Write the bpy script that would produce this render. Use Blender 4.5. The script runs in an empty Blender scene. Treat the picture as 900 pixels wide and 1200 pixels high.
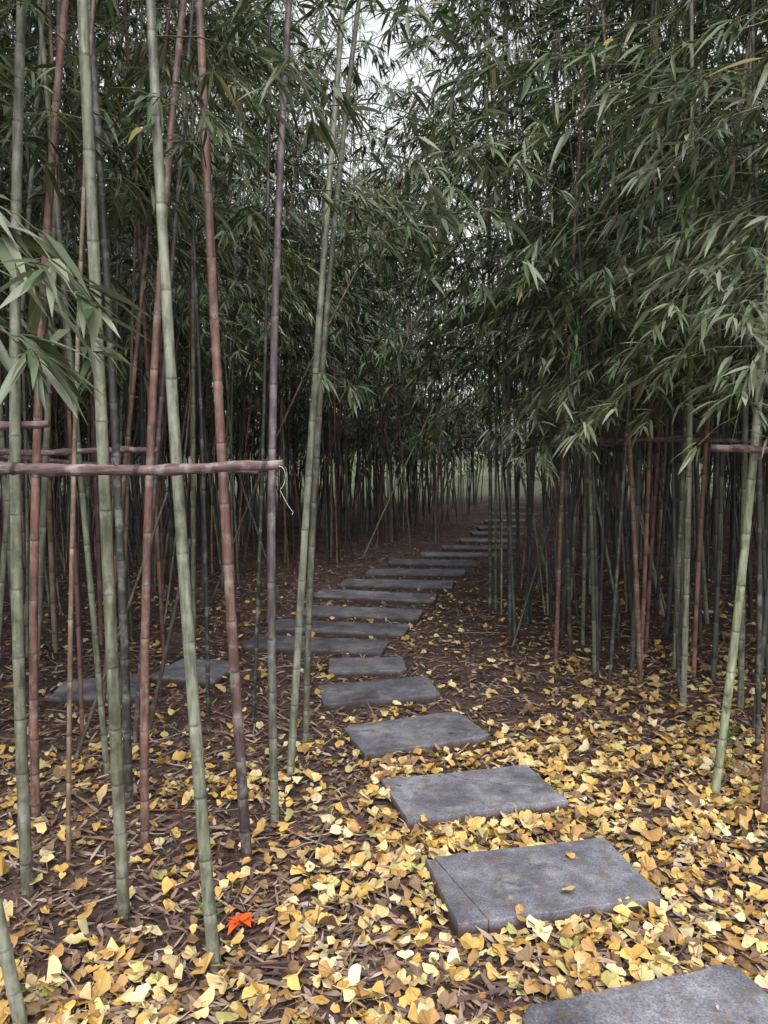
import bpy, math, numpy as np
from mathutils import Vector
rng=np.random.default_rng(7)
scene=bpy.context.scene
R=math.radians
# ------------------------------------------------------------------ helpers
def sst(a,b,x):
    t=np.clip((np.asarray(x,float)-a)/(b-a),0,1); return t*t*(3-2*t)
def gz(x,y):
    x=np.asarray(x,float); y=np.asarray(y,float)
    near=1-sst(30,60,np.hypot(x,y))
    z=.012*np.sin(1.7*x+.5)*np.cos(1.3*y)+.008*np.sin(4.1*x+2.3*y)+.005*np.sin(9*x-7*y)+.004*np.sin(23*x+11*y)*np.sin(17*y-9*x)+.003*np.sin(41*x-31*y)
    bank=.10*sst(1.6,3.0,np.abs(x-.1))*sst(4,7,y)
    return (z+bank)*near
class MB:
    def __init__(s): s.v=[];s.f=[];s.t=[];s.c=[];s.m=[];s.n=0
    def add(s,v,f,t,c,m=0):
        v=np.asarray(v,float).reshape(-1,3); f=np.asarray(f).ravel(); t=np.asarray(t).ravel()
        c=np.asarray(c,float)
        if c.ndim==1: c=np.tile(c,(len(v),1))
        s.v.append(v); s.f.append(f+s.n); s.t.append(t); s.c.append(c); s.m.append(np.full(len(t),m) if np.ndim(m)==0 else m); s.n+=len(v)
    def arrays(s):
        return [np.concatenate(a) for a in (s.v,s.f,s.t,s.c,s.m)]
    def build(s,name,mats,smooth=True,link=True):
        me=bpy.data.meshes.new(name)
        v,f,t,c,m=s.arrays();f=f.astype(np.int32);t=t.astype(np.int32);m=m.astype(np.int32)
        me.vertices.add(len(v)); me.vertices.foreach_set('co',v.astype(np.float32).ravel())
        me.loops.add(len(f)); me.loops.foreach_set('vertex_index',f)
        me.polygons.add(len(t)); st=np.concatenate([[0],np.cumsum(t)[:-1]]).astype(np.int32)
        me.polygons.foreach_set('loop_start',st)
        me.polygons.foreach_set('material_index',m)
        me.update(calc_edges=True)
        me.polygons.foreach_set('use_smooth',np.full(len(t),smooth))
        a=me.attributes.new('col','FLOAT_COLOR','POINT')
        a.data.foreach_set('color',np.concatenate([c,np.ones((len(c),1))],1).astype(np.float32).ravel())
        for mt in mats: me.materials.append(mt)
        me.validate()
        o=bpy.data.objects.new(name,me)
        if link: scene.collection.objects.link(o)
        return o
def norm(a): return a/np.maximum(np.linalg.norm(a,axis=-1,keepdims=True),1e-9)
T=np.array([0,.28,.28,.28,.62,.62,.62,1.]);S_=np.array([0,-1,0,1,-.8,0,.8,0]);F_=np.array([0,.35,0,.35,.3,0,.3,0])
LF=np.array([0,1,2, 0,2,3, 1,4,5,2, 2,5,6,3, 4,7,5, 5,7,6]);LT=np.array([3,3,4,4,3,3])
T2=np.array([0,.35,.35,1.]);S2=np.array([0,-1,1,0.])
LF2=np.array([0,1,2, 1,3,2]);LT2=np.array([3,3])
def leaves(mb,P,D,N,L,W,droop,C,mat,simple=False):
    P=np.asarray(P,float);n=len(P)
    if n==0:return
    D=norm(np.asarray(D,float));S=norm(np.cross(D,np.asarray(N,float)));N2=np.cross(S,D)
    L=np.asarray(L,float).reshape(n,1,1);W=np.asarray(W,float).reshape(n,1,1);dr=np.asarray(droop,float).reshape(n,1)
    t_,s_,lf,lt=(T2,S2,LF2,LT2) if simple else (T,S_,LF,LT)
    v=P[:,None]+D[:,None]*t_[None,:,None]*L+S[:,None]*s_[None,:,None]*W/2
    if not simple: v=v+N2[:,None]*F_[None,:,None]*W/2
    v[:,:,2]-=dr*(t_**2)[None]*L[:,:,0]
    k=len(t_)
    f=(lf[None]+k*np.arange(n)[:,None]).ravel()
    mb.add(v,f,np.tile(lt,n),np.repeat(np.asarray(C,float),k,0),mat)
def tube(mb,pts,rad,col,mat,sides=5):
    pts=np.asarray(pts,float);n=len(pts);rad=np.broadcast_to(rad,(n,))
    tg=norm(np.gradient(pts,axis=0)); ref=np.array([0,0,1.]) if abs(tg[0][2])<.8 else np.array([1.,0,0])
    a=norm(np.cross(tg,ref));b=np.cross(tg,a)
    th=np.linspace(0,2*math.pi,sides,endpoint=False)
    v=pts[:,None]+rad[:,None,None]*(a[:,None]*np.cos(th)[None,:,None]+b[:,None]*np.sin(th)[None,:,None])
    i=np.arange(n-1)[:,None]*sides;j=np.arange(sides)[None];k=(j+1)%sides
    f=np.stack([i+j,i+k,i+k+sides,i+j+sides],-1).reshape(-1)
    c=np.asarray(col,float)
    if c.ndim==2: c=np.repeat(c,sides,0)
    mb.add(v.reshape(-1,3),f,np.full((n-1)*sides,4),c,mat)
    mb.add(v[0],np.arange(sides)[::-1],[sides],c[0] if c.ndim==2 else c,mat)
    mb.add(v[-1],np.arange(sides),[sides],c[-1] if c.ndim==2 else c,mat)
# ------------------------------------------------------------------ materials
def newmat(name):
    m=bpy.data.materials.new(name);m.use_nodes=True
    nt=m.node_tree;b=nt.nodes['Principled BSDF'];return m,nt,b
def N(nt,t,**k):
    n=nt.nodes.new(t)
    for a,b in k.items(): setattr(n,a,b)
    return n
def colattr(nt):
    a=N(nt,'ShaderNodeAttribute');a.attribute_name='col';return a.outputs['Color']
def noise(nt,scale,detail=4,vec=None,rough=.6):
    n=N(nt,'ShaderNodeTexNoise');n.inputs['Scale'].default_value=scale;n.inputs['Detail'].default_value=detail;n.inputs['Roughness'].default_value=rough
    if vec is not None: nt.links.new(vec,n.inputs['Vector'])
    return n.outputs['Fac']
def ramp(nt,fac,stops):
    r=N(nt,'ShaderNodeValToRGB');e=r.color_ramp.elements
    while len(e)<len(stops): e.new(.5)
    for el,(p,c) in zip(e,stops): el.position=p;el.color=(*c,1)
    nt.links.new(fac,r.inputs['Fac']);return r.outputs['Color']
def mix(nt,a,b,fac,mode='MIX'):
    m=N(nt,'ShaderNodeMix',data_type='RGBA',blend_type=mode)
    for s,v in ((m.inputs[6],a),(m.inputs[7],b),(m.inputs[0],fac)):
        if isinstance(v,bpy.types.NodeSocket): nt.links.new(v,s)
        else: s.default_value=v if not isinstance(v,tuple) else (*v,1)
    return m.outputs[2]
def bump(nt,b,h,st,dist=.01):
    bp=N(nt,'ShaderNodeBump');bp.inputs['Strength'].default_value=st;bp.inputs['Distance'].default_value=dist
    nt.links.new(h,bp.inputs['Height']);nt.links.new(bp.outputs[0],b.inputs['Normal'])
def pos(nt): return N(nt,'ShaderNodeNewGeometry').outputs['Position']
def mapped(nt,v,sc):
    m=N(nt,'ShaderNodeMapping');m.inputs['Scale'].default_value=sc;nt.links.new(v,m.inputs['Vector']);return m.outputs[0]
def culm_mat():
    m,nt,b=newmat('bamboo_culm');p=pos(nt)
    n1=noise(nt,1,3,mapped(nt,p,(60,60,9)));n2=noise(nt,11,4,p,.7)
    c=mix(nt,colattr(nt),ramp(nt,n1,[(.3,(.4,.4,.4)),(.7,(1.4,1.4,1.35))]),1.0,'MULTIPLY')
    c=mix(nt,c,(.27,.27,.24),ramp(nt,n2,[(.52,(0,0,0)),(.7,(.65,.65,.65))]))
    c=mix(nt,c,(.05,.045,.037),ramp(nt,n2,[(.32,(.8,.8,.8)),(.46,(0,0,0))]))
    nt.links.new(c,b.inputs['Base Color']);b.inputs['Roughness'].default_value=.5
    return m
M_culm=culm_mat()
def culm_far():
    m,nt,b=newmat('bamboo_culm_plain');n1=noise(nt,7,2,pos(nt),.7)
    c=mix(nt,colattr(nt),ramp(nt,n1,[(.3,(.5,.5,.5)),(.7,(1.4,1.4,1.4))]),1.0,'MULTIPLY')
    nt.links.new(c,b.inputs['Base Color']);b.inputs['Roughness'].default_value=.6;return m
M_culm2=culm_far()
def leaf_mat(name,transl=.3,rough=.5):
    m,nt,b=newmat(name);c=colattr(nt)
    nt.links.new(c,b.inputs['Base Color']);b.inputs['Roughness'].default_value=rough
    if transl:
        tr=N(nt,'ShaderNodeBsdfTranslucent');nt.links.new(c,tr.inputs['Color'])
        ms=N(nt,'ShaderNodeMixShader');ms.inputs[0].default_value=transl
        nt.links.new(b.outputs[0],ms.inputs[1]);nt.links.new(tr.outputs[0],ms.inputs[2])
        nt.links.new(ms.outputs[0],nt.nodes['Material Output'].inputs['Surface'])
    return m
M_leaf=leaf_mat('bamboo_leaf',.28,.42)
M_leafF=leaf_mat('bamboo_leaf_plain',0,.5)
M_gink=leaf_mat('ginkgo_leaf',.12,.6)
M_lit=leaf_mat('dead_leaf',0,.8)
def ground_mat():
    m,nt,b=newmat('forest_soil');p=pos(nt)
    a=noise(nt,2.2,4,p,.65);c_=noise(nt,38,4,p,.7)
    c=ramp(nt,a,[(.3,(.035,.021,.018)),(.55,(.08,.047,.039)),(.75,(.13,.085,.067))])
    c=mix(nt,c,ramp(nt,c_,[(.3,(.3,.3,.3)),(.7,(1.7,1.6,1.5))]),1.0,'MULTIPLY')
    # ground colour turns darker and greener beyond the grove
    sx=N(nt,'ShaderNodeSeparateXYZ');nt.links.new(p,sx.inputs[0])
    mr=N(nt,'ShaderNodeMapRange');mr.inputs['From Min'].default_value=23;mr.inputs['From Max'].default_value=27;nt.links.new(sx.outputs[1],mr.inputs['Value'])
    gcol=ramp(nt,noise(nt,1.3,4,p,.7),[(.35,(.03,.042,.02)),(.65,(.075,.085,.04))])
    c=mix(nt,c,gcol,mr.outputs[0])
    nt.links.new(c,b.inputs['Base Color']);b.inputs['Roughness'].default_value=.95
    bump(nt,b,c_,.9,.03);return m
def slab_mat():
    m,nt,b=newmat('slab_stone');tc=N(nt,'ShaderNodeTexCoord').outputs['Object'];oi=N(nt,'ShaderNodeObjectInfo')
    p=pos(nt)
    a=noise(nt,4,6,p,.7);f=noise(nt,150,2,p,.7);g=noise(nt,18,5,p,.65);h=noise(nt,9,5,p,.7)
    c=ramp(nt,a,[(.34,(.045,.045,.056)),(.5,(.11,.11,.132)),(.66,(.20,.20,.225))])
    c=mix(nt,c,ramp(nt,f,[(.3,(.5,.5,.5)),(.65,(1.45,1.45,1.45))]),1.0,'MULTIPLY')
    c=mix(nt,c,(.085,.06,.045),ramp(nt,g,[(.50,(0,0,0)),(.64,(.8,.8,.8))]))
    c=mix(nt,c,(.26,.255,.26),ramp(nt,h,[(.56,(0,0,0)),(.70,(.65,.65,.65))]))
    c=mix(nt,c,ramp(nt,oi.outputs['Random'],[(0,(.78,.78,.78)),(1,(1.25,1.25,1.25))]),1.0,'MULTIPLY')
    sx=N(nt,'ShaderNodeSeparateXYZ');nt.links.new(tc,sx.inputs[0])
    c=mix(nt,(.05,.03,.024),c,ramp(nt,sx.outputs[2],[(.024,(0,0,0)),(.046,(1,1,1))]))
    nt.links.new(c,b.inputs['Base Color']);b.inputs['Roughness'].default_value=.85
    bump(nt,b,g,.6,.008);return m
def wood_mat():
    m,nt,b=newmat('rail_bark');p=pos(nt);n=noise(nt,1,5,mapped(nt,p,(12,80,80)));n2=noise(nt,20,4,p)
    c=ramp(nt,n,[(.3,(.035,.02,.022)),(.55,(.12,.075,.075)),(.75,(.28,.22,.21))])
    c=mix(nt,c,(.30,.26,.25),ramp(nt,n2,[(.5,(0,0,0)),(.66,(.7,.7,.7))]))
    nt.links.new(c,b.inputs['Base Color']);b.inputs['Roughness'].default_value=.75;bump(nt,b,n,.8,.006);return m
M_ground=ground_mat();M_slab=slab_mat();M_wood=wood_mat()
def plain(name,col,r=.6):
    m,nt,b=newmat(name);n=noise(nt,80,3,pos(nt));c=mix(nt,col,ramp(nt,n,[(.3,(.7,.7,.7)),(.7,(1.2,1.2,1.2))]),1.0,'MULTIPLY')
    nt.links.new(c,b.inputs['Base Color']);b.inputs['Roughness'].default_value=r;return m
M_string=plain('white_plastic_string',(.6,.6,.6),.4);M_wire=plain('tie_wire',(.05,.045,.045),.6);M_red=plain('red_leaf',(.8,.1,.012),.5)
# ------------------------------------------------------------------ ground
def axis(lo,hi,st,far):
    core=np.arange(lo,hi,st);out=[];d=st;x=hi
    while x<far: out.append(x);d*=1.25;x+=d
    out.append(far);left=[];d=st;x=lo-st
    while x>-far: left.append(x);d*=1.25;x-=d
    left.append(-far);return np.array(left[::-1]+list(core)+out)
xs=axis(-3.5,4,.035,250);ys=axis(1.2,8,.035,250)
X,Y=np.meshgrid(xs,ys);Z=gz(X,Y);nx,ny=len(xs),len(ys)
g=MB();i=np.arange(ny-1)[:,None]*nx;j=np.arange(nx-1)[None]
g.add(np.stack([X,Y,Z],-1),np.stack([i+j,i+j+1,i+j+1+nx,i+j+nx],-1),np.full((nx-1)*(ny-1),4),(.1,.1,.1))
g.build('ground',[M_ground])
# ------------------------------------------------------------------ slabs
slabs=[(.728,1.79,16,.68,.42),(.53,2.53,12,.70,.40),(.38,3.21,15,.70,.40),(.165,3.92,19,.68,.42),(-.037,4.63,10,.70,.38),(-.118,5.2,3,.52,.33),
(-.52,5.80,-9,1.08,.36),(-.377,6.32,-10,1.15,.36),(-.21,6.94,-10,1.10,.38),(-.087,7.78,-9,1.22,.40),(.143,8.5,-9,1.25,.40),(.387,9.3,-8,1.2,.4),
(.648,10.1,-6,1.15,.4),(1.08,10.97,-5,1.1,.4),(1.45,11.8,-4,1.1,.4),(1.82,12.7,-3,1.1,.4),(2.13,13.8,0,1.1,.4),(2.38,14.9,0,1.1,.4),(2.67,16.1,0,1.1,.4),(2.98,17.7,0,1.1,.4),(3.33,19.6,0,1.1,.4),(3.67,21.9,0,1.1,.4),
(-1.76,4.68,6,.52,.40),(-1.26,5.1,-14,.46,.46)]
def prism(mb,poly,z0,z1,bev=.006):
    poly=np.array(poly);c=poly.mean(0);inn=poly+(c-poly)*(bev/np.maximum(np.linalg.norm(c-poly,axis=1),.01))[:,None]*1.5
    n=len(poly);rg=[np.c_[poly,np.full(n,z0)],np.c_[poly,np.full(n,z1-bev)],np.c_[inn,np.full(n,z1)]]
    v=np.concatenate(rg);f=[];t=[]
    for k in range(2):
        for a in range(n):
            b=(a+1)%n;f+=[k*n+a,k*n+b,k*n+n+b,k*n+n+a];t.append(4)
    f+=list(range(2*n,3*n));t.append(n);mb.add(v,f,t,(.2,.2,.2))
def edgepoly(cor,rg,amp=.003,step=.04):
    out=[];cor=[np.array(c,float) for c in cor]
    for a,b in zip(cor,cor[1:]+cor[:1]):
        k=max(1,int(np.linalg.norm(b-a)/step))
        for q in range(k):
            out.append(a+(b-a)*q/k+rg.normal(0,amp,2)*(1 if rg.random()<.9 else 2.2))
    return out
for k,(x,y,r,L,W) in enumerate(slabs):
    mb=MB();h,w=L/2,W/2;rg=np.random.default_rng(k+50)
    if k==2:
        e=.009
        crk=[(-.06,w),(.02,.11),(.10,.07),(.15,.015),(.24,-.01),(h,-.09)]
        A=[(-h,-w),(h,-w)]+[(a-e*.6,b-e) for a,b in crk[::-1]]+[(-h,w)]
        A[2]=(h,-.09-e);A[-2]=(-.06-e,w)
        B=[(a+e*.6,b+e) for a,b in crk];B[0]=(-.06+e,w);B[-1]=(h,-.09+e);B.append((h,w))
        prism(mb,edgepoly(A,rg,.0014),-.03,.056,.002);prism(mb,edgepoly(B,rg,.0014),-.03,.053,.002)
    elif k==1:
        e=.0012
        prism(mb,edgepoly([(-h,-w),(-h+.10-e,-w),(-h+.035-e,w-.02),(-h,w-.01)],rg,.0012),-.03,.0555,.003)
        prism(mb,edgepoly([(-h+.10+e,-w),(h-.01,-w),(h,-w+.02),(h,w),(-h+.035+e,w)],rg,.0016),-.03,.056,.003)
    else:
        cc=rg.uniform(.003,.04,4)
        prism(mb,edgepoly([(-h,-w+cc[0]),(-h+cc[0],-w),(h-cc[1],-w),(h,-w+cc[1]),(h,w-cc[2]),(h-cc[2],w),(-h+cc[3],w),(-h,w-cc[3])],rg,.003),-.03,.054,.004)
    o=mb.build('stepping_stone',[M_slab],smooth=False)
    o.location=(x,y,float(gz(x,y))*.5);o.rotation_euler=(R(rg.normal(0,.7)),R(rg.normal(0,.7)),R(r))
def in_slab(x,y,m=0.):
    r=np.zeros(len(x),bool)
    for sx,sy,rr,L,W in slabs:
        c,s=math.cos(R(rr)),math.sin(R(rr));dx,dy=x-sx,y-sy;u=dx*c+dy*s;v=-dx*s+dy*c
        r|=(abs(u)<L/2+m)&(abs(v)<W/2+m)
    return r
# ------------------------------------------------------------------ litter
def litter():
    mb=MB();n=85000
    y=1.3+15*rng.random(n)**1.45;x=(rng.random(n)*2-1)*(.6*y+1.5)
    k=~in_slab(x,y,.0)|(rng.random(n)<.02);x,y=x[k],y[k];n=len(x)
    a=rng.uniform(0,2*np.pi,n);D=np.stack([np.cos(a),np.sin(a),rng.normal(0,.22,n)],1)
    Nn=np.stack([rng.normal(0,.35,n),rng.normal(0,.35,n),np.ones(n)],1)
    on=in_slab(x,y)
    D[on,2]=0
    P=np.stack([x,y,gz(x,y)*(1-on*.5)+.004+rng.random(n)*.014*(~on)+on*.053],1)
    pal=np.array([(.13,.082,.065),(.21,.145,.11),(.31,.23,.18),(.07,.042,.035),(.22,.125,.08),(.38,.31,.27)])
    C=pal[rng.choice(6,n,p=[.27,.20,.12,.24,.12,.05])]*rng.uniform(.7,1.2,(n,1))
    L=rng.uniform(.03,.10,n)*(1-.6*on);W=rng.uniform(.007,.018,n)*(1-.4*on)
    leaves(mb,P,D,Nn,L,W,rng.normal(0,.08,n)*(~on),C,0)
    for q in range(600):
        yy=1.5+8*rng.random()**1.4;xx=rng.uniform(-1,1)*(.55*yy+.8);a=rng.uniform(0,6.28);l=rng.uniform(.08,.4)
        if in_slab(np.array([xx]),np.array([yy]),.1)[0]: continue
        p=[(xx+math.cos(a)*l*t+rng.normal(0,.006),yy+math.sin(a)*l*t+rng.normal(0,.006),0) for t in (0,.35,.7,1)]
        p=[(u,v,float(gz(u,v))+.012+rng.random()*.012) for u,v,_ in p]
        tube(mb,p,rng.uniform(.0015,.0045),np.array(pal[rng.integers(6)])*.8,0,4)
    mb.build('leaf_litter',[M_lit])
litter()
def ginkgo():
    mb=MB();n=84000
    x=rng.uniform(-3.2,4.2,n);y=rng.uniform(1.2,9.5,n)
    r=sst(-.5,.15,x+.15*np.sin(3*y));
    p=np.maximum.reduce([r*(1-sst(3.1,4.7,y)),1.1*(1-sst(1.85,2.5,y))+0*x,.25*(1-sst(3.3,4.6,y)),.30*sst(.7,1.4,x)*(1-sst(4.6,6.8,y)),.06*(1-sst(6,9.5,y))])
    nz=.5+.5*np.sin(5.1*x+1.3*np.sin(3.3*y))*np.sin(4.3*y+1.7*np.sin(2.9*x)+1);nz2=.5+.5*np.sin(13*x+7*y)*np.sin(11*y-6*x)
    p=p*(.30+.65*nz+.38*nz2)*.88
    sl=in_slab(x,y,-.015)
    k=(rng.random(n)<p)&(~sl|(rng.random(n)<.004));x,y,sl=x[k],y[k],sl[k];n=len(x)
    na=9;th=np.radians(np.linspace(-62,62,na));rad=np.array([.86,.97,1.0,.98,.80,.98,1.0,.97,.86])
    tx=np.concatenate([[0],np.sin(th)*rad,[.03,-.03,.10]]);ty=np.concatenate([[0],np.cos(th)*rad,[0,0,-.85]])
    f=[];t=[]
    for q in range(na-1): f+=[0,2+q,1+q];t.append(3)
    f+=[na+1,na+2,na+3];t.append(3);f=np.array(f);t=np.array(t);nv=len(tx)
    s=rng.uniform(.023,.049,n);a=rng.uniform(0,6.283,n)
    wx=rng.uniform(.6,1.15,n)
    lx=tx[None]*wx[:,None];ly=np.tile(ty,(n,1))+rng.normal(0,.035,(n,nv))
    c1=rng.normal(0,.5,n);c2=rng.normal(.1,.45,n);c3=rng.normal(0,.4,n)
    lz=c1[:,None]*lx**2+c2[:,None]*(ly*.8)**2+c3[:,None]*lx*ly+rng.normal(0,.06,(n,nv))
    lz-=lz.min(1,keepdims=True)
    V=np.stack([lx,ly,lz],-1)*s[:,None,None]
    tl=rng.normal(0,.34,n);ct,st=np.cos(tl)[:,None],np.sin(tl)[:,None]
    V=np.stack([V[...,0],V[...,1]*ct-V[...,2]*st,V[...,1]*st+V[...,2]*ct],-1)
    V[...,2]-=V[...,2].min(1,keepdims=True)
    ca,sa=np.cos(a)[:,None],np.sin(a)[:,None]
    V=np.stack([V[...,0]*ca-V[...,1]*sa,V[...,0]*sa+V[...,1]*ca,V[...,2]],-1)
    z=gz(x,y)+.004+rng.random(n)*.016+sl*.05
    V+=np.stack([x,y,z],-1)[:,None]
    pal=np.array([(.68,.43,.12),(.74,.56,.26),(.48,.27,.085),(.54,.49,.17),(.24,.14,.07),(.80,.68,.40)])
    C=pal[rng.choice(6,n,p=[.27,.26,.16,.06,.15,.10])]*rng.uniform(.62,1.05,(n,1))
    Cv=np.repeat(C[:,None],nv,1)*rng.uniform(.84,1.08,(n,nv,1));Cv[:,0]*=.75;Cv[:,na+1:]*=.8
    mb.add(V,(f[None]+nv*np.arange(n)[:,None]).ravel(),np.tile(t,n),Cv.reshape(-1,3))
    mb.build('fallen_ginkgo_leaves',[M_gink],smooth=False)
ginkgo()
# ------------------------------------------------------------------ bamboo foliage
LP=np.array([(.034,.062,.024),(.06,.096,.040),(.12,.155,.088),(.10,.115,.048),(.22,.245,.175),(.27,.23,.09)])
def spray(mb,o,az,L,rg,rise=.25,dens=1.,ls=1.,mat_t=0,mat_l=1,tone=None,droop=.5,simple=False,wide=1.):
    o=np.array(o,float);P=[];D=[];LL=[]
    ca,sa=math.cos(az),math.sin(az);dirh=np.array([ca,sa,0]);side=np.array([-sa,ca,0]);up=np.array([0,0,1.])
    bend=rg.normal(0,.15)
    ax=lambda s:o+dirh*s*L+side*bend*L*s*s+up*(rise*s-droop*s*s)*L
    ts=np.linspace(0,1,5);tube(mb,[ax(t) for t in ts],np.linspace(.0035,.0012,5)*ls,(.10,.11,.05),mat_t,3)
    ns=max(3,int(8*dens))
    for q in range(ns):
        s=.18+.82*(q+rg.random()*.6)/ns
        b=ax(s);sg=1 if q%2 else -1
        ang=sg*rg.uniform(.4,1.2);d=dirh*math.cos(ang)+side*math.sin(ang)+up*rg.uniform(-.25,.35)
        l=rg.uniform(.12,.32)*L*1.2
        e=lambda t:b+d*l*t-up*.45*l*t*t
        if not simple: tube(mb,[e(0),e(.5),e(1)],.0012*ls,(.10,.11,.05),mat_t,3)
        for tt in (.5,1.) if rg.random()<.75 else (1.,):
            c=e(tt);a0=math.atan2(d[1],d[0])
            for m in range(rg.integers(4,8)):
                aa=a0+rg.uniform(-1.1,1.1);dz=rg.uniform(-1.15,.05)
                P.append(c+rg.normal(0,.006,3));D.append((math.cos(aa),math.sin(aa),dz));LL.append(rg.uniform(.07,.15))
    n=len(P);LL=np.array(LL)*ls
    Nn=np.stack([rg.normal(0,.4,n),rg.normal(0,.4,n),np.ones(n)],1)
    pr=[.25,.29,.21,.14,.08,.03] if tone is None else tone
    C=LP[rg.choice(6,n,p=pr)]*rg.uniform(.8,1.2,(n,1))
    leaves(mb,P,D,Nn,LL,LL*rg.uniform(.11,.16,n)*wide,rg.uniform(.05,.4,n),C,mat_l,simple)
def source(simple,n0):
    out=[]
    for k in range(12):
        rg=np.random.default_rng(n0+k);mb=MB();L=rg.uniform(.65,.95)
        spray(mb,(0,0,0),0,L,rg,rise=rg.uniform(.1,.5),dens=1.4,simple=simple);out.append(mb.arrays())
    return out
srcN=source(False,200);srcF=source(True,300)
def scatter(mb,src,P,Rt,Sc,Ix,rg):
    for p,(rx,ry,rz),s,ix in zip(P,Rt,Sc,Ix):
        v,f,t,c,m=src[ix]
        cx,sx=math.cos(rx),math.sin(rx);cy,sy=math.cos(ry),math.sin(ry);cz,sz=math.cos(rz),math.sin(rz)
        M=np.array([[cz,-sz,0],[sz,cz,0],[0,0,1]])@np.array([[cy,0,sy],[0,1,0],[-sy,0,cy]])@np.array([[1,0,0],[0,cx,-sx],[0,sx,cx]])
        k=rg.uniform(.5,1.5)*np.array([rg.uniform(.93,1.1),1,rg.uniform(.85,1.05)])  # random tone per spray, spread wide so leaf colour imitates lit highlights
        mb.add(v@M.T*s+np.array(p),f,t,c*k,m)
# ------------------------------------------------------------------ culms
GREEN=(.14,.15,.105);SAGE=(.185,.20,.145);REDB=(.185,.092,.075);PURP=(.10,.078,.088);PALE=(.27,.30,.19);DARK=(.042,.043,.036);BRN=(.17,.115,.08)
def culm(mb,cpos,H,r0,col,rg,inter=.24,sides=10,lod=0,mat=0,basecol=None):
    col=np.array(col,float)
    if lod==0:
        zs=[-.08];rs=[1.];cs=[col*.6]
        z=rg.uniform(.03,.15);step=inter*.55
        while z<H:
            t=col*rg.uniform(.75,1.22)
            if basecol is not None: w=min(1,max(0,(z-.25)/.7));t=np.array(basecol)*(1-w)+t*w
            zs+=[z-.03,z-.006,z,z+.005,z+.02];rs+=[1,1.0,1.17,1.02,.985];cs+=[t,t*1.25+.11,t*.35,t*.6,t]
            z+=step;step=min(inter,step*1.12)*rg.uniform(.97,1.04)
    else:
        zs=[];rs=[];cs=[]
        z=-.08;st=inter*(1 if lod==1 else 2.6)
        while z<H:
            t=col*rg.uniform(.75,1.25)
            if lod==1: zs+=[z-.012,z,z+.012];rs+=[1,1.15,1];cs+=[t*1.5+.03,t*.5,t]
            else: zs+=[z];rs+=[1];cs+=[t]
            z+=st
    zs=np.array(zs);rs=np.array(rs);rad=r0*rs*(1-.72*np.clip(zs/H,0,1)**1.3)
    tube(mb,np.array([cpos(z) for z in zs]),rad,np.array(cs),mat,sides)
def hero_pos(x0,y0,x1,z1,bow,ydrift):
    def f(z):
        s=z/z1
        return (x0+(x1-x0)*s+bow*4*s*(1-s) if s<1.4 else x0+(x1-x0)*s+bow*4*1.4*(-.4)-(s-1.4)*bow*3, y0+ydrift*s, z+0.)
    return f
heroes=[(-.93,1.87,-1.32,.0175,SAGE,0,None),(-1.21,2.50,-1.206,.020,GREEN,-.03,None),(-1.43,3.05,-1.21,.018,REDB,-.05,None),
(-.828,2.34,-.873,.0195,GREEN,.0,None),(-1.07,3.12,-1.158,.018,DARK,.02,None),(-.897,2.78,-.766,.0165,REDB,-.045,None),
(-.489,2.11,-.676,.0185,SAGE,-.012,None),(-.497,2.69,-.65,.0195,REDB,-.01,(.05,.035,.04)),(-.444,3.02,-.375,.0175,PURP,-.035,(.12,.13,.10)),
(-.436,3.47,-.19,.0185,SAGE,-.01,None),(-.397,3.78,-.12,.017,GREEN,-.05,None),(-1.34,5.3,-1.28,.018,GREEN,0,None),
(-1.75,3.7,-1.60,.017,GREEN,.02,None),(-1.95,3.3,-1.75,.018,PURP,0,None),(-1.62,4.3,-1.2,.015,REDB,0,None),
(1.44,3.24,1.60,.0185,PALE,.045,None),(1.56,3.05,1.66,.018,REDB,0,None),(1.207,5.3,1.35,.016,REDB,-.02,None),(1.76,4.42,1.70,.018,SAGE,.02,None),
(1.68,4.93,1.41,.017,REDB,.02,None),(2.1,4.42,2.05,.018,GREEN,0,None),(1.38,5.6,1.2,.016,DARK,0,None),(2.0,5.2,2.1,.017,SAGE,0,None),(1.05,6.3,1.0,.018,DARK,0,None),(1.25,6.6,1.35,.018,DARK,0,None),(.98,7.0,.9,.018,DARK,.02,None),
(-1.30,3.9,-.95,.013,PURP,0,None),(-1.45,4.1,-1.62,.012,GREEN,0,None),(-1.02,4.35,-1.12,.012,DARK,.03,None),(-2.1,4.0,-1.7,.015,SAGE,0,None),
(-1.52,2.85,-1.62,.011,DARK,.03,None),(-1.12,2.62,-.98,.009,BRN,-.02,None),(-1.66,4.75,-1.5,.011,BRN,0,None),(-.74,4.25,-.60,.011,DARK,.02,None),(-1.28,3.45,-1.5,.014,GREEN,0,None),
(1.9,3.8,1.75,.013,DARK,.02,None),(1.42,4.75,1.62,.012,DARK,0,None),(1.55,5.9,1.5,.015,GREEN,.02,None)]
NP=[[],[],[],[]];FP=[[],[],[],[]]
def put(A,p,az,sc,rg):
    A[0].append(p);A[1].append((rg.normal(0,.25),rg.uniform(-.35,.35),az));A[2].append(sc);A[3].append(rg.integers(0,12))
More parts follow.
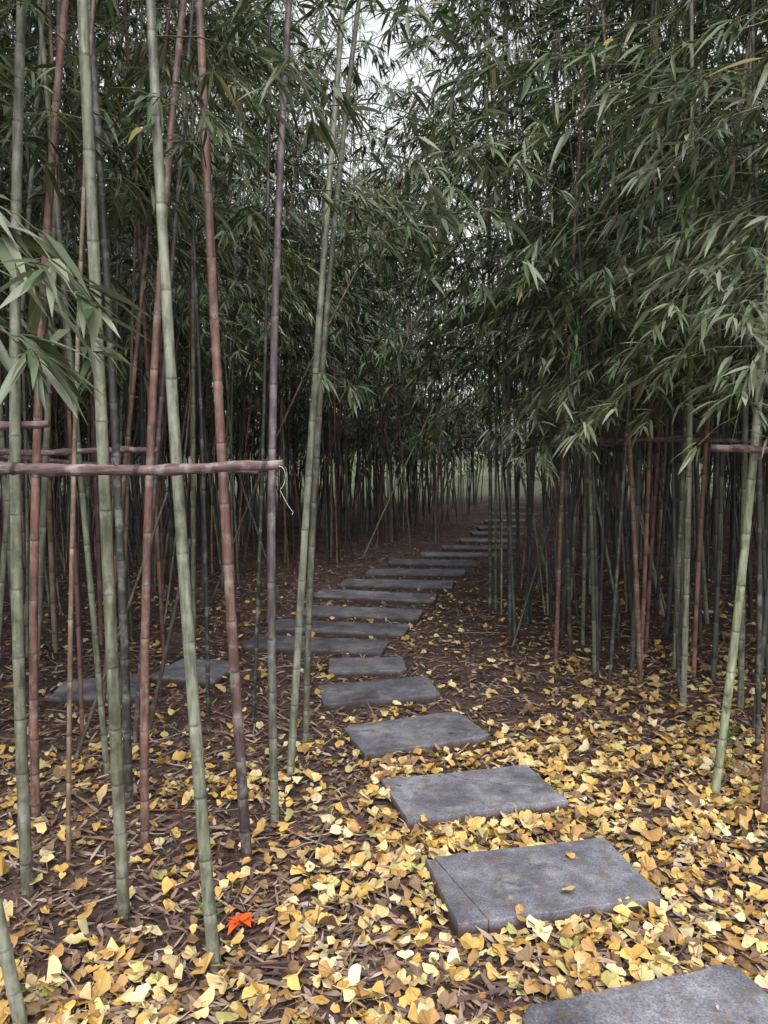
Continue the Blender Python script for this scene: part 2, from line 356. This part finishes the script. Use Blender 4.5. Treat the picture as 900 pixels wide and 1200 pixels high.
for k,(x0,y0,x1,r,col,bow,bc) in enumerate(heroes):
    rg=np.random.default_rng(k+900);mb=MB();z1=1.5+.561*y0
    cp=hero_pos(x0,y0,x1,z1,bow,rg.uniform(-.05,.25));H=rg.uniform(5.8,7.4)
    b0=float(gz(x0,y0));culm(mb,lambda z:np.array(cp(z))+np.array([0,0,b0]),H,r,np.array(col)*rg.uniform(.75,1.1),rg,inter=rg.uniform(.20,.27),basecol=bc)
    tone=[.15,.25,.26,.13,.18,.03]
    zz=rg.uniform(2.5,3.0)
    while zz<H-.2:
        az=rg.uniform(0,6.28)
        spray(mb,cp(zz),az,rg.uniform(.45,.8),rg,rise=.5,dens=.9,tone=tone);zz+=rg.uniform(.4,.75)
    if k==1:
        pts=[np.array(cp(1.75)),np.array((-1.05,1.9,1.98)),np.array((-.80,1.45,1.98))]
        tube(mb,pts,[.005,.004,.003],(.12,.12,.06),0,5)
        for (p,az,L) in [((-.82,1.47,1.98),-.35,.30),((-.80,1.42,1.92),.35,.26),((-.80,1.40,1.88),-1.2,.24),((-.9,1.6,1.9),.3,.3),((-.80,1.44,1.76),-.2,.22)]:
            spray(mb,p,az,L,rg,rise=.1,dens=.38,tone=[.05,.25,.35,.1,.25,0],droop=.8,wide=1.15)
    if k==9:
        for (p,az,L) in [((-.27,3.45,2.75),-.3,.75),((-.25,3.45,3.0),-.1,.85),((-.33,3.44,1.85),-.4,.22),((-.2,3.4,3.3),-.9,.6),((-.28,3.45,2.6),-.15,.7)]:
            spray(mb,p,az,L,rg,rise=.15,dens=.9 if L>.3 else .4,tone=[.0,.1,.35,.1,.45,0],droop=.6,wide=1.2)
    if k in (15,16,18,20,22,19,17):
        for q in range(9 if k!=17 else 6):
            z=rg.uniform(1.75,3.0);spray(mb,cp(z),rg.uniform(2.2,5.2),rg.uniform(.5,.8),rg,rise=.15,dens=1.,tone=[.0,.1,.3,.2,.4,0],droop=.65)
    mb.build('bamboo',[M_culm,M_leaf])
mb=MB()
for (a,b,r) in [((-1.27,4.0,0),(-1.02,4.02,1.05),.012),((-1.5,3.6,0),(-1.1,3.9,1.3),.009),((1.0,5.9,0),(1.45,6.2,1.3),.010),((-.95,7.2,0),(-1.6,7.6,1.8),.010)]:
    a=np.array(a,float);b=np.array(b,float);a[2]=gz(a[0],a[1])-.02;ts=np.linspace(0,1,16);rr=r*(1-.3*ts)*np.where(np.arange(16)%3==0,1.18,1)
    tube(mb,[a+(b-a)*q for q in ts],rr,(.07,.06,.045),0,8)
mb.build('leaning_dead_canes',[M_culm])
pathline=np.array([(.75,0),(.75,1.8),(.5,2.6),(.38,3.3),(.17,4.05),(-.04,4.8),(-.3,5.8),(-.25,7),(-.05,8),(.4,9.4),(1.1,11),(1.85,12.8),(2.4,15),(3.0,18),(3.7,22),(4.2,27)])
def dpath(x,y):
    p=np.array([x,y]);a=pathline[:-1];b=pathline[1:];ab=b-a
    t=np.clip(((p-a)*ab).sum(1)/(ab*ab).sum(1),0,1);q=a+ab*t[:,None];d=np.linalg.norm(p-q,axis=1);i=d.argmin();return d[i],x-q[i][0]
hp=np.array([(h[0],h[1]) for h in heroes]);pts=[]
rg=np.random.default_rng(43)
def try_add(x,y,md):
    d,s=dpath(x,y)
    cw=1.12 if y<12 else .9
    if d<cw+(.35 if (s<0 and 6<y<10) else 0): return
    if y<5.4 and -2.3<x<-.3 and y>4.2: return
    if y<4.6 and (x<2.0 and x>-1.3): return
    if x<0 and x>-1.6 and y<5: return
    if min(np.hypot(hp[:,0]-x,hp[:,1]-y))<.12:return
    # natural clumping: small clearings between clumps
    if math.sin(1.9*x+.8*y)*math.sin(1.3*y-1.1*x+2)>.45 and y>7 and rg.random()<.75: return
    if pts:
        a=np.array(pts[-900:]);
        if (np.hypot(a[:,0]-x,a[:,1]-y)).min()<md:return
    pts.append((x,y))
for q in range(2900):
    y=2.6+20.5*rg.random()**.8;x=rg.uniform(-1,1)*(.58*y+2.2);try_add(x,y,.11)
print('culms',len(pts))
mb=MB()
for (x,y) in pts:
    d,s=dpath(x,y);H=rg.uniform(6.5,9.0) if rg.random()<.85 else rg.uniform(3,5)
    lx,ly=rg.normal(0,.065 if y>6 else .035,2);cx,cy=rg.normal(0,.012 if y>6 else .007,2)
    if y>6.5 and rg.random()<.12: lx+=rg.choice([-.25,.25])*rg.uniform(.5,1.3)
    if s<0 and y>7: pc=[.20,.08,.12,.34,.26]
    elif s<0: pc=[.25,.15,.15,.30,.15]
    else: pc=[.24,.08,.08,.52,.08]
    if y>17: pc=[.18,0,.05,.62,.15]
    col=np.array([GREEN,SAGE,REDB,DARK,BRN][rg.choice(5,p=pc)])*rg.uniform(.55,1.2)
    b0=float(gz(x,y))
    f=lambda z:(x+lx*z+cx*z*z,y+ly*z+cy*z*z,z+b0)
    culm(mb,f,H,rg.uniform(.008,.0185)*(1.1 if y>18 else 1),col,rg,inter=rg.uniform(.22,.32),sides=7 if y<8 else (5 if y<16 else 4),lod=1 if y<10 else 2)
    near=y<8;nb=7 if near else (5 if y<14 else 3)
    zlo=(2.1 if s<0 else 1.75) if y<8 else (2.5 if y<13 else 1.7)
    for b in range(nb):
        u=rg.random();z=zlo+(H-zlo)*u**(.85 if y<13 else 1.2)
        sc=rg.uniform(.8,1.25) if near else (rg.uniform(1.1,1.5) if y<14 else rg.uniform(1.5,2.1))
        az=rg.uniform(0,6.283)
        if d<2.2 and rg.random()<.5 and 2.8<z<5.2: az=(0 if s<0 else math.pi)+rg.normal(0,.5);sc*=1.25
        if d<1.9 and z>5 and y>6.5:   # canopy opening above the path
            if rg.random()<.6: continue
            az=(math.pi if s<0 else 0)+rg.normal(0,.6)
        put(NP if y<6.5 else FP,f(z),az,sc,rg)
mb.build('bamboo_thicket',[M_culm2])
for q in range(420):
    y=rg.uniform(25,34);x=rg.uniform(-1,1)*(.6*y+4)
    z=rg.uniform(.2,12)
    if z<2.6 and rg.random()<.3: continue
    if abs(x-4.8)<1.8 and z<3.2: continue
    if abs(x-4.0)<2.2 and z>8.5: continue
    put(FP,(x,y,z),rg.uniform(0,6.28),rg.uniform(2.0,3.2),rg)
for q in range(260):   # shrub belt behind the grove
    y=rg.uniform(38,48);x=rg.uniform(-1,1)*(.62*y+6);put(FP,(x,y,4.2*rg.random()**1.5),rg.uniform(0,6.28),rg.uniform(2.8,4.2),rg)
print('sprays',len(NP[0]),len(FP[0]))
mb=MB();scatter(mb,srcN,*NP,rg);mb.build('bamboo_foliage',[M_culm2,M_leaf])
mb=MB();scatter(mb,srcF,*FP,rg);mb.build('distant_bamboo_foliage',[M_culm2,M_leafF],smooth=False)
# ------------------------------------------------------------------ rails
def rail(p0,p1,r,seed,knots=4,ties=()):
    rg=np.random.default_rng(seed);mb=MB();n=26;p0=np.array(p0);p1=np.array(p1);t=np.linspace(0,1,n)[:,None]
    P=p0+(p1-p0)*t;P[:,2]+=.012*np.sin(t[:,0]*5+seed)+rg.normal(0,.0015,n);P[:,1]+=.012*np.sin(t[:,0]*4+seed*2)
    rad=r*(1.1-.25*t[:,0])*(1+rg.normal(0,.04,n))
    for k in rg.integers(2,n-2,knots): rad[k]*=1.22
    tube(mb,P,rad,(.1,.07,.07),0,10)
    for k in rg.integers(3,n-3,3):
        d=np.array([rg.normal(0,.3),rg.normal(0,.3),rg.choice([-1,1])*1.]);tube(mb,[P[k],P[k]+d*r*1.4,P[k]+d*r*2.1],[r*.4,r*.33,r*.2],(.1,.07,.07),0,6)
    for tt in ties:
        kk=int(tt*(n-1));c=P[kk]
        for w in range(3):
            th=np.linspace(0,2*np.pi,14);tube(mb,[c+np.array([(w-1)*.005+.004*math.sin(a),r*1.1*math.cos(a),r*1.1*math.sin(a)]) for a in th],.0011,(.05,.05,.05),1,4)
    return mb.build('fence_rail',[M_wood,M_wire])
rail((-1.55,2.22,1.44),(-.275,2.10,1.475),.0165,1,6,(.97,.69,.4))
rail((-2.1,2.55,1.60),(-1.14,2.62,1.59),.015,2,4)
rail((-1.9,3.1,1.52),(-.98,3.35,1.50),.014,3,4)
rail((-2.6,4.4,1.5),(-.75,4.6,1.38),.014,8,4)
rail((1.36,3.20,1.53),(2.6,2.95,1.50),.015,4,4,(.08,))
rail((1.15,5.22,1.59),(2.7,4.75,1.56),.016,5,4)
rail((1.16,5.35,1.54),(2.2,5.1,1.62),.011,9,4)
rail((.78,8.3,1.68),(1.9,7.0,1.62),.018,6,4)
rail((1.0,9.5,1.7),(2.9,8.5,1.65),.016,7,4)
mb=MB();t=np.linspace(0,1,16)
tube(mb,[(-.285+.012*math.sin(a*9)+.03*a,2.08,1.465-.14*a+.008*math.sin(a*14)) for a in t],.0007,(.8,.8,.8),0,4)
mb.build('plastic_string',[M_string])
mb=MB();rg=np.random.default_rng(3);P=[];D=[];n=9
for k in range(n):
    a=k*2*math.pi/n+rg.normal(0,.2);P.append((-.45+.006*math.cos(a),2.30+.006*math.sin(a),.035));D.append((math.cos(a),math.sin(a),rg.uniform(.0,.8)))
leaves(mb,P,D,[(0.1,.2,1)]*n,rg.uniform(.035,.06,n),[.028]*n,rg.uniform(.1,.7,n),[(.8,.1,.01)]*n,0)
mb.build('red_leaf',[M_red])
def sprout(x,y,h,n,seed):
    rg=np.random.default_rng(seed);mb=MB();b0=float(gz(x,y))
    P=[];D=[]
    for s in range(n):
        a=rg.uniform(0,6.28);l=rg.uniform(.5,1)*h;e=lambda t:np.array([x+math.cos(a)*.25*l*t*t,y+math.sin(a)*.25*l*t*t,b0+l*t])
        tube(mb,[e(0),e(.5),e(1)],.0012,(.1,.15,.05),0,4)
        for t in (.45,.65,.85,1.):
            aa=rg.uniform(0,6.28);P.append(e(t));D.append((math.cos(aa),math.sin(aa),rg.uniform(-.1,.7)))
    m=len(P);leaves(mb,P,D,[(.1,.1,1)]*m,rg.uniform(.05,.09,m),rg.uniform(.008,.012,m),rg.uniform(0,.3,m),np.array([(.07,.16,.04)])*rg.uniform(.7,1.3,(m,1)),1)
    mb.build('bamboo_sprout',[M_culm,M_leaf])
for k,a in enumerate([(1.72,3.7,.28,5),(1.6,3.45,.2,4),(-.55,2.32,.10,2),(-1.95,4.9,.25,4),(.35,7.2,.2,3),(1.0,6.0,.2,3)]): sprout(*a,k+20)
# ------------------------------------------------------------------ light, sky
w=bpy.data.worlds.new('World');scene.world=w;w.use_nodes=True;nt=w.node_tree
sk=nt.nodes.new('ShaderNodeTexSky');sk.sky_type='NISHITA';sk.sun_disc=False;sk.sun_elevation=R(58);sk.sun_rotation=R(180);sk.dust_density=4
hs=nt.nodes.new('ShaderNodeHueSaturation');hs.inputs['Saturation'].default_value=.15
nt.links.new(sk.outputs[0],hs.inputs['Color']);bg=nt.nodes['Background'];nt.links.new(hs.outputs[0],bg.inputs['Color']);bg.inputs['Strength'].default_value=.37
sd=bpy.data.lights.new('sun','SUN');sd.energy=1.5;sd.angle=R(25);sd.color=(1,.97,.93)
so=bpy.data.objects.new('sun',sd);scene.collection.objects.link(so);so.rotation_euler=(R(32),0,0)
# ------------------------------------------------------------------ camera
cd=bpy.data.cameras.new('camera');cd.sensor_fit='VERTICAL';cd.sensor_height=24;cd.lens=18;cd.clip_start=.05;cd.clip_end=600
co=bpy.data.objects.new('camera',cd);scene.collection.objects.link(co);co.location=(0,0,1.5);co.rotation_euler=(R(90-4.4),0,0)
scene.camera=co
scene.view_settings.view_transform='Standard';scene.view_settings.look='None';scene.view_settings.exposure=0
